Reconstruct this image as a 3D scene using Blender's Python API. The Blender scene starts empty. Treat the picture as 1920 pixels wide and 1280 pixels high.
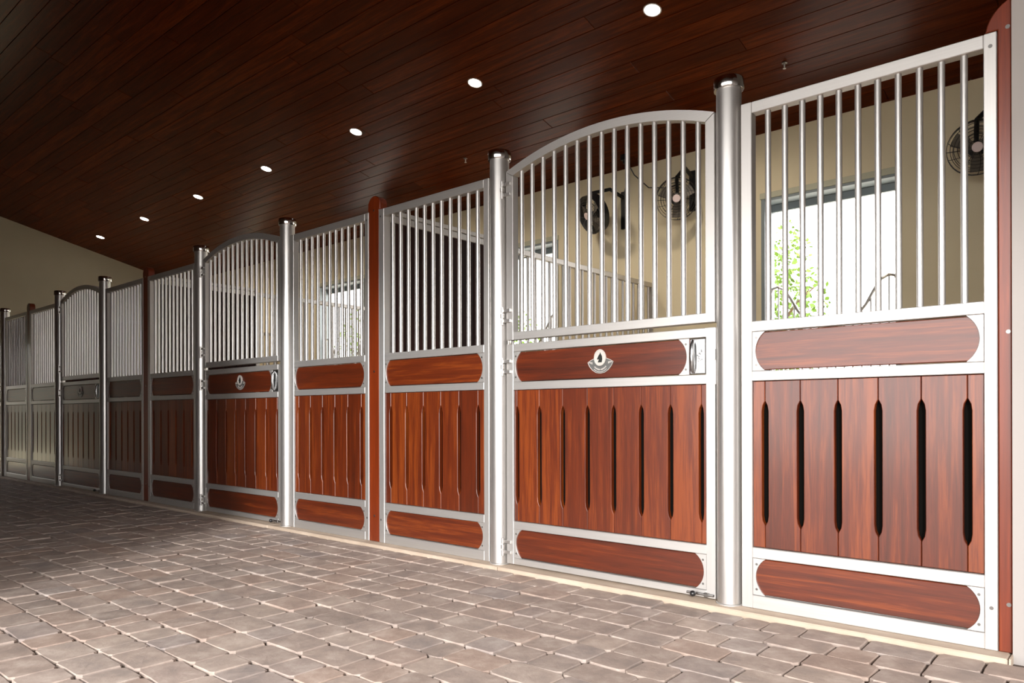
import bpy, bmesh, math, random
from mathutils import Matrix, Vector
random.seed(7)
PI = math.pi
scene = bpy.context.scene
COL = scene.collection

# ---------------------------------------------------------------- camera
cam_d = bpy.data.cameras.new('camera')
cam_d.sensor_width = 36.0
cam_d.lens = 1380.0 * 36.0 / 1920.0
cam_d.shift_y = (776.34 - 640.0) / 1920.0
cam_d.clip_start = 0.05
cam_d.clip_end = 400
cam = bpy.data.objects.new('camera', cam_d)
COL.objects.link(cam)
YAW, ROLL = math.radians(40.98991), math.radians(0.13043)
cam.matrix_world = (Matrix.Translation((0.4242, -3.190, 0.8696)) @ Matrix.Rotation(YAW, 4, 'Z')
                    @ Matrix.Rotation(PI / 2, 4, 'X') @ Matrix.Rotation(-ROLL, 4, 'Z'))
scene.camera = cam

# ---------------------------------------------------------------- view, sky, sun
vs = scene.view_settings
vs.view_transform = 'Standard'
vs.look = 'None'
vs.gamma = 1.0
vs.exposure = 0.0
vs.use_curve_mapping = False

world = bpy.data.worlds.new('hazy_sky')
scene.world = world
world.use_nodes = True
nt = world.node_tree
bg = nt.nodes['Background']
bg.inputs['Color'].default_value = (1.0, 0.975, 0.955, 1)
bg.inputs['Strength'].default_value = 6.8

sun_d = bpy.data.lights.new('hazy_sun', 'SUN')
sun_d.energy = 4.4
sun_d.angle = math.radians(8)
sun_d.color = (1.0, 0.98, 0.96)
sun = bpy.data.objects.new('hazy_sun', sun_d)
COL.objects.link(sun)
SUN_ELEV = math.radians(17)
sdir = Vector((-0.535 * math.cos(SUN_ELEV), 0.845 * math.cos(SUN_ELEV), -math.sin(SUN_ELEV)))
sun.rotation_euler = sdir.to_track_quat('-Z', 'Y').to_euler()
sun.location = (5, -12, 8)

# ---------------------------------------------------------------- layout constants
L = 3.66                 # stall length
NST = 4                  # stalls in the row
XE = -14.60              # end wall
YB = 3.72                # back wall of the stalls
RIDGE = -1.8
Z0, SL = 4.46, 0.2445    # ceiling height above the fence, slope
YF = -3.6                # far side of the aisle, behind the camera
XN = 3.2
PAVE_Z = -0.02


def ceil_z(y):
    return Z0 - SL * y if y > RIDGE else Z0 - SL * (2 * RIDGE - y)


# ---------------------------------------------------------------- materials
def new_mat(name):
    m = bpy.data.materials.new(name)
    m.use_nodes = True
    n = m.node_tree
    return m, n, n.nodes['Principled BSDF']


def srgb(r, g, b):
    def f(c):
        c /= 255.0
        return c / 12.92 if c <= 0.04045 else ((c + 0.055) / 1.055) ** 2.4
    return (f(r), f(g), f(b), 1)


def node(n, t, **kw):
    x = n.nodes.new(t)
    for k, v in kw.items():
        if k in x.inputs.keys():
            x.inputs[k].default_value = v
        else:
            setattr(x, k, v)
    return x


def ramp(n, stops, interp='LINEAR'):
    r = n.nodes.new('ShaderNodeValToRGB')
    r.color_ramp.interpolation = interp
    el = r.color_ramp.elements
    while len(el) > 1:
        el.remove(el[-1])
    el[0].position, el[0].color = stops[0]
    for p, c in stops[1:]:
        e = el.new(p)
        e.color = c
    return r


def plain(name, col, rough=0.5, metal=0.0, bump=0.0, bscale=200.0, spec=0.5):
    m, n, b = new_mat(name)
    b.inputs['Base Color'].default_value = col
    b.inputs['Roughness'].default_value = rough
    b.inputs['Metallic'].default_value = metal
    b.inputs['Specular IOR Level'].default_value = spec
    if bump:
        tc = node(n, 'ShaderNodeTexCoord')
        ns = node(n, 'ShaderNodeTexNoise', Scale=bscale, Detail=3.0)
        n.links.new(tc.outputs['Object'], ns.inputs['Vector'])
        bp = node(n, 'ShaderNodeBump', Strength=bump, Distance=0.002)
        n.links.new(ns.outputs['Fac'], bp.inputs['Height'])
        n.links.new(bp.outputs['Normal'], b.inputs['Normal'])
    return m


def steel(name, col, rough, stretch, var=0.05, metal=0.8):
    m, n, b = new_mat(name)
    b.inputs['Metallic'].default_value = metal
    tc = node(n, 'ShaderNodeTexCoord')
    mp = node(n, 'ShaderNodeMapping')
    mp.inputs['Scale'].default_value = stretch
    n.links.new(tc.outputs['Object'], mp.inputs['Vector'])
    ns = node(n, 'ShaderNodeTexNoise', Scale=1.0, Detail=4.0)
    n.links.new(mp.outputs['Vector'], ns.inputs['Vector'])
    mr = node(n, 'ShaderNodeMapRange')
    mr.inputs['To Min'].default_value = rough - var
    mr.inputs['To Max'].default_value = rough + var
    n.links.new(ns.outputs['Fac'], mr.inputs['Value'])
    n.links.new(mr.outputs['Result'], b.inputs['Roughness'])
    r = ramp(n, [(0.3, tuple(c * 0.92 for c in col[:3]) + (1,)), (0.7, col)])
    n.links.new(ns.outputs['Fac'], r.inputs['Fac'])
    n.links.new(r.outputs['Color'], b.inputs['Base Color'])
    bp = node(n, 'ShaderNodeBump', Strength=0.05, Distance=0.001)
    n.links.new(ns.outputs['Fac'], bp.inputs['Height'])
    n.links.new(bp.outputs['Normal'], b.inputs['Normal'])
    return m


def wood(name, dark, mid, light, stretch, rough, coat=0.0, randomize=1.0, spec=0.5):
    m, n, b = new_mat(name)
    tc = node(n, 'ShaderNodeTexCoord')
    oi = node(n, 'ShaderNodeObjectInfo')
    off = node(n, 'ShaderNodeVectorMath', operation='SCALE')
    off.inputs[0].default_value = (17.3, 11.9, 23.1)
    n.links.new(oi.outputs['Random'], off.inputs['Scale'])
    add = node(n, 'ShaderNodeVectorMath', operation='ADD')
    n.links.new(tc.outputs['Object'], add.inputs[0])
    n.links.new(off.outputs['Vector'], add.inputs[1])
    mp = node(n, 'ShaderNodeMapping')
    mp.inputs['Scale'].default_value = stretch
    n.links.new(add.outputs['Vector'], mp.inputs['Vector'])
    n1 = node(n, 'ShaderNodeTexNoise', Scale=1.0, Detail=6.0, Roughness=0.62, Distortion=0.6)
    n.links.new(mp.outputs['Vector'], n1.inputs['Vector'])
    n2 = node(n, 'ShaderNodeTexNoise', Scale=6.0, Detail=3.0)
    n.links.new(mp.outputs['Vector'], n2.inputs['Vector'])
    mx = node(n, 'ShaderNodeMath', operation='MULTIPLY_ADD')
    n.links.new(n2.outputs['Fac'], mx.inputs[0])
    mx.inputs[1].default_value = 0.35
    n.links.new(n1.outputs['Fac'], mx.inputs[2])
    sh = node(n, 'ShaderNodeMath', operation='MULTIPLY_ADD')   # shift by piece
    n.links.new(oi.outputs['Random'], sh.inputs[0])
    sh.inputs[1].default_value = 0.34 * randomize
    n.links.new(mx.outputs['Value'], sh.inputs[2])
    r = ramp(n, [(0.45, dark), (0.8, mid), (1.12, light)])
    r.color_ramp.elements[2].position = 1.0
    n.links.new(sh.outputs['Value'], r.inputs['Fac'])
    n.links.new(r.outputs['Color'], b.inputs['Base Color'])
    b.inputs['Roughness'].default_value = rough
    b.inputs['Specular IOR Level'].default_value = spec
    b.inputs['Coat Weight'].default_value = coat
    b.inputs['Coat Roughness'].default_value = 0.18
    bp = node(n, 'ShaderNodeBump', Strength=0.06, Distance=0.001)
    n.links.new(mx.outputs['Value'], bp.inputs['Height'])
    n.links.new(bp.outputs['Normal'], b.inputs['Normal'])
    return m


def plaster(name, c1, c2, scale=1.2):
    m, n, b = new_mat(name)
    tc = node(n, 'ShaderNodeTexCoord')
    ns = node(n, 'ShaderNodeTexNoise', Scale=scale, Detail=4.0)
    n.links.new(tc.outputs['Object'], ns.inputs['Vector'])
    r = ramp(n, [(0.3, c1), (0.7, c2)])
    n.links.new(ns.outputs['Fac'], r.inputs['Fac'])
    n.links.new(r.outputs['Color'], b.inputs['Base Color'])
    b.inputs['Roughness'].default_value = 0.75
    fine = node(n, 'ShaderNodeTexNoise', Scale=180.0, Detail=2.0)
    n.links.new(tc.outputs['Object'], fine.inputs['Vector'])
    bp = node(n, 'ShaderNodeBump', Strength=0.08, Distance=0.002)
    n.links.new(fine.outputs['Fac'], bp.inputs['Height'])
    n.links.new(bp.outputs['Normal'], b.inputs['Normal'])
    return m


def paver_mat(name):
    m, n, b = new_mat(name)
    tc = node(n, 'ShaderNodeTexCoord')
    geo = node(n, 'ShaderNodeNewGeometry')
    vc = node(n, 'ShaderNodeAttribute', attribute_name='tone')
    oi = node(n, 'ShaderNodeObjectInfo')
    rnd = node(n, 'ShaderNodeMath', operation='ADD')
    n.links.new(oi.outputs['Random'], rnd.inputs[0])
    n.links.new(vc.outputs['Fac'], rnd.inputs[1])
    fr = node(n, 'ShaderNodeMath', operation='FRACT')
    n.links.new(rnd.outputs['Value'], fr.inputs[0])
    base = ramp(n, [(0.0, srgb(150, 137, 131)), (0.2, srgb(168, 152, 143)), (0.36, srgb(139, 127, 121)),
                    (0.52, srgb(169, 145, 132)), (0.66, srgb(155, 143, 137)), (0.8, srgb(179, 163, 152)),
                    (0.92, srgb(144, 136, 135)), (1.0, srgb(172, 149, 136))])
    n.links.new(fr.outputs['Value'], base.inputs['Fac'])
    ns = node(n, 'ShaderNodeTexNoise', Scale=9.0, Detail=5.0, Roughness=0.65)
    n.links.new(geo.outputs['Position'], ns.inputs['Vector'])
    alt = ramp(n, [(0.35, srgb(118, 107, 100)), (0.5, srgb(151, 134, 122)), (0.68, srgb(189, 175, 164))])
    n.links.new(ns.outputs['Fac'], alt.inputs['Fac'])
    mx = node(n, 'ShaderNodeMix', data_type='RGBA')
    mx.inputs['Factor'].default_value = 0.5
    n.links.new(base.outputs['Color'], mx.inputs['A'])
    n.links.new(alt.outputs['Color'], mx.inputs['B'])
    n.links.new(mx.outputs['Result'], b.inputs['Base Color'])
    b.inputs['Roughness'].default_value = 0.62
    b.inputs['Specular IOR Level'].default_value = 0.35
    fine = node(n, 'ShaderNodeTexNoise', Scale=70.0, Detail=6.0, Roughness=0.7)
    n.links.new(geo.outputs['Position'], fine.inputs['Vector'])
    bp = node(n, 'ShaderNodeBump', Strength=0.35, Distance=0.004)
    n.links.new(fine.outputs['Fac'], bp.inputs['Height'])
    n.links.new(bp.outputs['Normal'], b.inputs['Normal'])
    return m


def emit(name, col, strength):
    m, n, b = new_mat(name)
    b.inputs['Base Color'].default_value = (0, 0, 0, 1)
    b.inputs['Emission Color'].default_value = col
    b.inputs['Emission Strength'].default_value = strength
    return m


M_STEEL_V = steel('brushed_steel_vertical', (0.60, 0.58, 0.56, 1), 0.46, (220, 220, 3))
M_STEEL_H = steel('brushed_steel_horizontal', (0.60, 0.58, 0.56, 1), 0.46, (3, 220, 220))
M_TUBE = plain('satin_tube', (0.62, 0.60, 0.58, 1), 0.36, 0.88)
M_CHROME = plain('chrome', (0.62, 0.61, 0.60, 1), 0.14, 1.0)
M_PEWTER = plain('pewter', (0.14, 0.14, 0.135, 1), 0.5, 0.6, 0.3, 300)
M_SILVER = plain('matte_silver', srgb(196, 190, 184), 0.4, 0.3)
M_INK = plain('dark_relief', (0.02, 0.022, 0.02, 1), 0.6, spec=0.1)
M_LOCK = plain('dimmed_chrome', (0.40, 0.40, 0.40, 1), 0.22, 1.0)  # chrome darkened in its base colour to stand for a dimmer reflection
M_DARKST = plain('dark_steel', (0.25, 0.24, 0.23, 1), 0.35, 1.0)
W_D, W_M, W_L = srgb(50, 15, 3), srgb(86, 30, 5), srgb(116, 51, 12)
M_SLAT = wood('red_brown_hardwood_upright', W_D, W_M, W_L, (38, 38, 1.6), 0.40, 0.55, 0.8)
M_PLANK = wood('red_brown_hardwood_level', W_D, W_M, W_L, (1.6, 38, 38), 0.40, 0.55, 0.5)
M_POST = wood('varnished_post', srgb(82, 27, 6), srgb(108, 39, 9), srgb(128, 53, 16), (30, 30, 1.2), 0.36, 0.25, 0.2)
M_CEIL = wood('dark_stained_board', srgb(50, 16, 2), srgb(77, 28, 4), srgb(104, 43, 8), (1.3, 24, 24), 0.34, 0.06, 0.55, 0.05)
M_DARKWOOD = wood('dark_lining_board', srgb(22, 11, 9), srgb(40, 19, 15), srgb(58, 28, 22), (30, 30, 1.2), 0.6, 0.0, 0.6, 0.12)
M_BACKING = plain('black_backing', (0.004, 0.0035, 0.003, 1), 0.9, spec=0.02)
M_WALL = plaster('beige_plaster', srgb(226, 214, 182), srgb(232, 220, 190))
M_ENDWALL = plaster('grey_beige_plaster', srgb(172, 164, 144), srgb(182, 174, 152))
M_FAR = plaster('brown_stained_wall', srgb(70, 48, 34), srgb(80, 56, 40))
M_WHITE = plaster('white_plaster', srgb(148, 142, 138), srgb(156, 150, 146))
M_REVEAL = plain('grey_painted_frame', srgb(132, 142, 146), 0.5)
M_CASING = plain('pale_casing', srgb(190, 190, 168), 0.6)
M_CURB = plaster('pale_concrete', srgb(168, 150, 132), srgb(184, 167, 150), 6)
M_SAND = plain('joint_sand', srgb(74, 60, 50), 0.9, 0, 0.5, 300)
M_PAVER = paver_mat('tumbled_paver')
M_BLACK = plain('black_plastic', (0.012, 0.012, 0.013, 1), 0.35)
M_BLADE = plain('grey_blade', srgb(112, 104, 94), 0.4)
M_BLACKWIRE = plain('black_wire', (0.02, 0.02, 0.02, 1), 0.4)
M_FANLOGO = plain('pale_hub_badge', srgb(226, 206, 204), 0.4)
M_LENS = emit('lit_lamp', (1.0, 0.97, 0.93, 1), 30.0)
M_TRIM = plain('white_lamp_trim', srgb(225, 222, 216), 0.5)
M_GRASS = plain('grass', srgb(150, 143, 116), 0.9, 0, 0.6, 60)
M_ADDED_HEDGE = plain('added_hedge_grey', srgb(98, 96, 86), 0.9, 0, 0.8, 14)
M_OUT = plain('pale_gravel', srgb(226, 220, 208), 0.9)
M_LEAF = plain('leaf', srgb(92, 124, 34), 0.6)
M_BARK = plain('bark', srgb(100, 82, 64), 0.9, 0, 0.5, 40)
M_FLOORIN = plain('pale_bounce_floor', srgb(208, 182, 140), 0.9, 0, 0.6, 80)  # hidden stall floor made pale to bounce light up the walls


# ---------------------------------------------------------------- mesh builder
class MB:
    def __init__(s):
        s.v, s.f, s.sm = [], [], []

    def add(s, vs, fs, smooth=False):
        o = len(s.v)
        s.v += [tuple(p) for p in vs]
        for f in fs:
            s.f.append([i + o for i in f])
            s.sm.append(smooth)
        return s

    def box(s, x0, x1, y0, y1, z0, z1):
        v = [(x, y, z) for z in (z0, z1) for y in (y0, y1) for x in (x0, x1)]
        return s.add(v, [(0, 2, 3, 1), (4, 5, 7, 6), (0, 1, 5, 4), (2, 6, 7, 3), (0, 4, 6, 2), (1, 3, 7, 5)])

    def cbox(s, x0, x1, y0, y1, z0, z1, c=0.003):
        """box with all twelve edges chamfered"""
        lo, hi = (x0, y0, z0), (x1, y1, z1)
        cen = [(a + b) / 2 for a, b in zip(lo, hi)]
        v, idx = [], {}
        for sx in (0, 1):
            for sy in (0, 1):
                for sz in (0, 1):
                    sg = (sx, sy, sz)
                    for ax in range(3):
                        p = []
                        for k in range(3):
                            e = hi[k] if sg[k] else lo[k]
                            if k != ax:
                                e += -c if sg[k] else c
                            p.append(e)
                        idx[(sg, ax)] = len(v)
                        v.append(p)
        fs = []
        for ax in range(3):
            a, b = [k for k in range(3) if k != ax]
            for sd in (0, 1):
                q = []
                for (sa, sb) in ((0, 0), (1, 0), (1, 1), (0, 1)):
                    g = [0, 0, 0]
                    g[ax], g[a], g[b] = sd, sa, sb
                    q.append(idx[(tuple(g), ax)])
                fs.append(q)
            # edges along ax
            for sa in (0, 1):
                for sb in (0, 1):
                    g0, g1 = [0, 0, 0], [0, 0, 0]
                    g0[a], g0[b], g0[ax] = sa, sb, 0
                    g1[a], g1[b], g1[ax] = sa, sb, 1
                    g0, g1 = tuple(g0), tuple(g1)
                    fs.append([idx[(g0, a)], idx[(g1, a)], idx[(g1, b)], idx[(g0, b)]])
        for sx in (0, 1):
            for sy in (0, 1):
                for sz in (0, 1):
                    fs.append([idx[((sx, sy, sz), k)] for k in range(3)])
        vv = [Vector(p) for p in v]
        cc = Vector(cen)
        out = []
        for f in fs:
            m = sum((vv[i] for i in f), Vector()) / len(f)
            nrm = (vv[f[1]] - vv[f[0]]).cross(vv[f[2]] - vv[f[0]])
            out.append(f if nrm.dot(m - cc) > 0 else f[::-1])
        return s.add(v, out)

    def ring(s, rings, cap0=True, cap1=True, smooth=True, closed=True):
        n = len(rings[0])
        vs = [p for r in rings for p in r]
        fs = []
        for k in range(len(rings) - 1):
            for i in range(n if closed else n - 1):
                j = (i + 1) % n
                fs.append((k * n + i, k * n + j, (k + 1) * n + j, (k + 1) * n + i))
        s.add(vs, fs, smooth)
        if cap0:
            s.add(rings[0], [tuple(range(n))[::-1]])
        if cap1:
            s.add(rings[-1], [tuple(range(n))])
        return s

    def tube(s, pts, r, n=8, caps=True, smooth=True):
        pts = [Vector(p) for p in pts]
        rings, up = [], None
        for i, p in enumerate(pts):
            d = (pts[min(i + 1, len(pts) - 1)] - pts[max(i - 1, 0)]).normalized()
            if up is None:
                up = Vector((0, 0, 1)) if abs(d.z) < 0.9 else Vector((1, 0, 0))
            a = d.cross(up).normalized()
            b = a.cross(d).normalized()
            up = b
            rr = r[i] if isinstance(r, (list, tuple)) else r
            rings.append([p + a * (rr * math.cos(2 * PI * k / n)) - b * (rr * math.sin(2 * PI * k / n)) for k in range(n)])
        rings = [rg[::-1] for rg in rings]
        return s.ring(rings, caps, caps, smooth)

    def lathe(s, prof, cx=0, cy=0, n=20, cap0=True, cap1=True):
        rings = [[(cx + r * math.cos(2 * PI * k / n), cy + r * math.sin(2 * PI * k / n), z) for k in range(n)] for r, z in prof]
        return s.ring(rings, cap0, cap1)

    def loop_tube(s, pts, r, n=5):
        """closed wire loop"""
        pts = [Vector(p) for p in pts]
        m = len(pts)
        cen = sum(pts, Vector()) / m
        nrm = (pts[0] - cen).cross(pts[m // 4] - cen).normalized()
        rings = []
        for i in range(m):
            d = (pts[(i + 1) % m] - pts[i - 1]).normalized()
            a = d.cross(nrm).normalized()
            rings.append([pts[i] + a * (r * math.cos(2 * PI * k / n)) + nrm * (r * math.sin(2 * PI * k / n)) for k in range(n)])
        rings.append(rings[0])
        return s.ring(rings, False, False)

    def prism(s, outline, y0, y1, c=0.0):
        """outline [(x,z)] counter-clockwise seen from -y; front face at y0, chamfered by c"""
        n = len(outline)
        if c:
            ins = inset(outline, c)
            fr = [(x, y0, z) for x, z in ins]
            mid = [(x, y0 + c, z) for x, z in outline]
            bk = [(x, y1, z) for x, z in outline]
            rg = [fr, mid, bk]
        else:
            rg = [[(x, y0, z) for x, z in outline], [(x, y1, z) for x, z in outline]]
        vs = [p for r in rg for p in r]
        fs = [tuple(range(n))]
        for k in range(len(rg) - 1):
            for i in range(n):
                j = (i + 1) % n
                fs.append((k * n + j, k * n + i, (k + 1) * n + i, (k + 1) * n + j))
        o = (len(rg) - 1) * n
        fs.append(tuple(range(o + n - 1, o - 1, -1)))
        return s.add(vs, fs)

    def mesh(s, name):
        me = bpy.data.meshes.new(name)
        me.from_pydata(s.v, [], s.f)
        if any(s.sm):
            me.set_sharp_from_angle(angle=math.radians(38))
        me.polygons.foreach_set('use_smooth', s.sm)
        me.update()
        return me

    def build(s, name, mat, parent=None, loc=(0, 0, 0)):
        me = s.mesh(name)
        me.materials.append(mat)
        return inst(name, me, parent, loc)


def inset(o, c):
    n = len(o)
    out = []
    for i in range(n):
        p0, p1, p2 = Vector(o[i - 1]), Vector(o[i]), Vector(o[(i + 1) % n])
        d1, d2 = (p1 - p0).normalized(), (p2 - p1).normalized()
        n1, n2 = Vector((-d1.y, d1.x)), Vector((-d2.y, d2.x))
        m = (n1 + n2)
        m = m / max(m.length_squared / 2, 0.3)
        out.append(tuple(p1 + m * c))
    return out


def inst(name, me, parent=None, loc=(0, 0, 0), rot=None, scale=None):
    o = bpy.data.objects.new(name, me)
    COL.objects.link(o)
    if parent:
        o.parent = parent
    o.location = loc
    if rot:
        o.rotation_euler = rot
    if scale:
        o.scale = scale
    return o


def tag(o, label, cat, group=None):
    o['label'], o['category'] = label, cat
    if group:
        o['group'] = group
    return o


def thing(name, loc=(0, 0, 0)):
    o = bpy.data.objects.new(name, None)
    COL.objects.link(o)
    o.empty_display_size = 0.1
    o.location = loc
    return o


def copy_tree(o, parent=None):
    c = o.copy()
    COL.objects.link(c)
    if parent:
        c.parent = parent
    for ch in list(o.children):
        copy_tree(ch, c)
    return c


def structure(o):
    o['kind'] = 'structure'
    return o


# ================================================================ SETTING
# ---- floor: joint sand bed + every paver near the camera a part
floor = structure(MB().box(XE, XN + 6, -12.0, 0.0, -0.25, PAVE_Z - 0.0125).build('floor', M_SAND))
stall_floor = structure(MB().box(XE, XN, 0.12, YB, -0.25, -0.03).build('floor_inside_stalls', M_FLOORIN))

PW = 0.1568


def paver_mesh(lx, ly, seed, lod=0):
    """tumbled concrete paver, top at z=0"""
    rnd = random.Random(seed)
    hx, hy = lx / 2 - 0.0026, ly / 2 - 0.0026
    j = 0.004
    rc = 0.014
    pts = []
    for (sx, sy) in ((-1, -1), (1, -1), (1, 1), (-1, 1)):
        cx, cy = sx * (hx - rc), sy * (hy - rc)
        a0 = {(-1, -1): PI, (1, -1): 1.5 * PI, (1, 1): 0, (-1, 1): 0.5 * PI}[(sx, sy)]
        for k in range(2):
            a = a0 + (k + 0.0) * PI / 2
            pts.append((cx + rc * math.cos(a) * 1.0, cy + rc * math.sin(a)))
        # mid-edge point
        nx = {(-1, -1): (0, -1), (1, -1): (1, 0), (1, 1): (0, 1), (-1, 1): (-1, 0)}[(sx, sy)]
        pts.append((nx[0] * hx + rnd.uniform(-.02, .02) * abs(nx[1]), nx[1] * hy + rnd.uniform(-.02, .02) * abs(nx[0])))
    pts = [(x + rnd.uniform(-j, j * 0.6) * (1 if x > 0 else -1), y + rnd.uniform(-j, j * 0.6) * (1 if y > 0 else -1)) for x, y in pts]
    n = len(pts)
    tilt = (rnd.uniform(-.012, .012), rnd.uniform(-.012, .012))

    def z(x, y, d):
        return d + x * tilt[0] + y * tilt[1]
    b = MB()
    r0 = [(x, y, z(x, y, -0.017)) for x, y in pts]
    r1 = [(x * 0.993, y * 0.993, z(x, y, -0.0034)) for x, y in pts]
    r2 = [(x * 0.958, y * 0.958, z(x, y, rnd.uniform(-0.0010, 0.0004))) for x, y in pts]
    vs = r0 + r1 + r2 + [(0, 0, 0.0003)]
    fs, sm = [], []
    for k in (0, 1):
        for i in range(n):
            jn = (i + 1) % n
            fs.append((k * n + i, k * n + jn, (k + 1) * n + jn, (k + 1) * n + i))
    top = [(2 * n + i, 2 * n + (i + 1) % n, 3 * n) for i in range(n)]
    b.add(vs, fs + top, False)
    return b


variants = {}
for kind, ln in (('short', 0.1568), ('long', 0.2352), ('stub', 0.1176)):
    variants[kind] = []
    for s in range(7):
        mb = paver_mesh(ln, PW, hash((kind, s)) % 9999 if False else {'short': 100, 'long': 200, 'stub': 300}[kind] + s)
        me = mb.mesh('paver')
        me.materials.append(M_PAVER)
        variants[kind].append((me, mb))
LEN = {'short': 0.1568, 'long': 0.2352, 'stub': 0.1176}


def cam_uv(x, y, z):
    d = Vector((x, y, z)) - cam.matrix_world.translation
    fw = -math.sin(YAW) * d.x + math.cos(YAW) * d.y
    rt = math.cos(YAW) * d.x + math.sin(YAW) * d.y
    if fw < 0.2:
        return None
    return 960 + 1380 * rt / fw, 776 - 1380 * d.z / fw, fw


spots = []
row = 0
y = -0.078 - PW / 2
prnd = random.Random(21)
while y > -4.0:
    x = 3.0 - prnd.choice((0, 0.0784, 0.04, 0.1176))
    while x > XE + 0.1:
        kind = prnd.choices(('short', 'long', 'stub'), (0.56, 0.34, 0.10))[0]
        ln = LEN[kind]
        xc = x - ln / 2
        spots.append((xc, y, kind, prnd.randrange(7), prnd.random(), prnd.uniform(-.0035, .0025), prnd.uniform(-.018, .018), prnd.choice((0, PI))))
        x -= ln
    y -= PW
    row += 1


def shown(sp):
    q = cam_uv(sp[0], sp[1], PAVE_Z)
    if q is None or not (-60 < q[0] < 1980 and q[1] < 1330):
        return -1
    return 1.0 / q[2] ** 2.0
order = sorted(spots, key=lambda s: -shown(s))
near = [s for s in order if shown(s) > 0][:300]
near_set = set(id(s) for s in near)
for s in near:
    inst('paver', variants[s[2]][s[3]][0], floor, (s[0], s[1], PAVE_Z + s[5]), (0, 0, s[6] + s[7]))
fv, ff, ftone = [], [], []
for s in spots:
    if id(s) in near_set:
        continue
    mb = variants[s[2]][s[3]][1]
    ca, sa = math.cos(s[6] + s[7]), math.sin(s[6] + s[7])
    o = len(fv)
    fv += [(s[0] + ca * p[0] - sa * p[1], s[1] + sa * p[0] + ca * p[1], PAVE_Z + s[5] + p[2]) for p in mb.v]
    ff += [[i + o for i in f] for f in mb.f]
    ftone += [s[4]] * len(mb.f)
me = bpy.data.meshes.new('paver_field')
me.from_pydata(fv, [], ff)
me.polygons.foreach_set('use_smooth', [False] * len(ff))
at = me.attributes.new('tone', 'FLOAT', 'FACE')
at.data.foreach_set('value', ftone)
me.materials.append(M_PAVER)
pf = inst('paver_field', me, floor)
pf['kind'] = 'stuff'

# ---- concrete sill under the fence, cast in lengths
sill = structure(thing('trim_1'))
xx = XE
while xx < 0.05:
    x1 = min(xx + 2.44, 0.05)
    MB().cbox(xx + 0.002, x1 - 0.002, -0.078, 0.12, -0.12, -0.001, 0.006).build('sill_stone', M_CURB, sill)
    xx = x1

# ---- walls
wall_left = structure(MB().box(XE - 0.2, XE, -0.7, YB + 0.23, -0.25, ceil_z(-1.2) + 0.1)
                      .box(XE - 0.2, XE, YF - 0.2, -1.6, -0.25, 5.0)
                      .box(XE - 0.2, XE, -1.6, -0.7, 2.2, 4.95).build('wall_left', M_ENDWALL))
wr = MB().box(0.046, XN, -0.012, 0.16, -0.25, 4.55).box(0.20, 0.36, 0.16, YB, -0.25, 4.5)
wall_right = structure(wr.build('wall_right', M_WHITE))
OPW0, OPW1, OPH = -2.40, -1.19, 2.93
wb = MB()
edges = [XE - 0.2]
for k in range(NST - 1, -1, -1):
    edges += [OPW0 - L * k, OPW1 - L * k]
edges.append(0.36)
for i in range(0, len(edges), 2):
    wb.box(edges[i], edges[i + 1], YB, YB + 0.23, -0.25, 3.75)
for i in range(1, len(edges) - 1, 2):
    wb.box(edges[i], edges[i + 1], YB, YB + 0.23, OPH, 3.75)
wall_back = structure(wb.build('wall_back', M_WALL))
wall_front = structure(MB().box(XE - 0.2, -3.02, YF - 0.2, YF, -0.25, 4.6)
                       .box(2.8, XN + .2, YF - 0.2, YF, -0.25, 4.6)
                       .box(-3.02, 2.8, YF - 0.2, YF, 2.95, 4.6).build('wall_front', M_FAR))
wall_near = structure(MB().box(XN, XN + 0.2, YF - 0.2, 0.2, -0.25, 5.0).build('wall_near', M_WHITE))

# ---- ceiling: backing sheet + every board a part
TH = 0.022
cb = MB()
for (ya, yb) in ((RIDGE, YB + 0.6), (YF - 0.6, RIDGE)):
    za, zb = ceil_z(ya) + TH, ceil_z(yb) + TH
    v = [(x, yy, zz + dz) for x in (XE - 0.2, XN + 0.2) for (yy, zz) in ((ya, za), (yb, zb)) for dz in (0, 0.08)]
    cb.add(v, [(0, 4, 6, 2), (1, 3, 7, 5), (0, 1, 5, 4), (2, 6, 7, 3), (0, 2, 3, 1), (4, 5, 7, 6)])
ceiling = structure(cb.build('ceiling', M_CEIL))
BP = 0.1573
brnd = random.Random(5)


def board(x0, x1, y0, y1):
    b = MB().cbox(x0 + 0.0012, x1 - 0.0012, -(y1 - y0) / 2 * 1.029 + 0.0006, (y1 - y0) / 2 * 1.029 - 0.0006, 0, TH, 0.0035)
    ym = (y0 + y1) / 2
    o = b.build('ceiling_board', M_CEIL, ceiling, (0, ym, ceil_z(ym)))
    o.rotation_euler = (math.atan(-SL) if ym > RIDGE else math.atan(SL), 0, 0)
    return o


yy = 0.233 - BP * 13
yy0 = yy
rows = []
while yy < YB - 0.01:
    rows.append((max(yy, RIDGE), min(yy + BP, YB)))
    yy += BP
yy = yy0
while yy > YF + 0.01:
    rows.append((max(yy - BP, YF), min(yy, RIDGE + 0.0)))
    yy -= BP
for (ya, yb) in rows:
    if yb - ya < 0.02:
        continue
    x = XN + brnd.uniform(0, 2.5)
    while x > XE:
        ln = brnd.choice((2.44, 3.05, 3.66, 4.27, 4.88))
        board(max(x - ln, XE), min(x, XN), ya, yb)
        x -= ln

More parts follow.
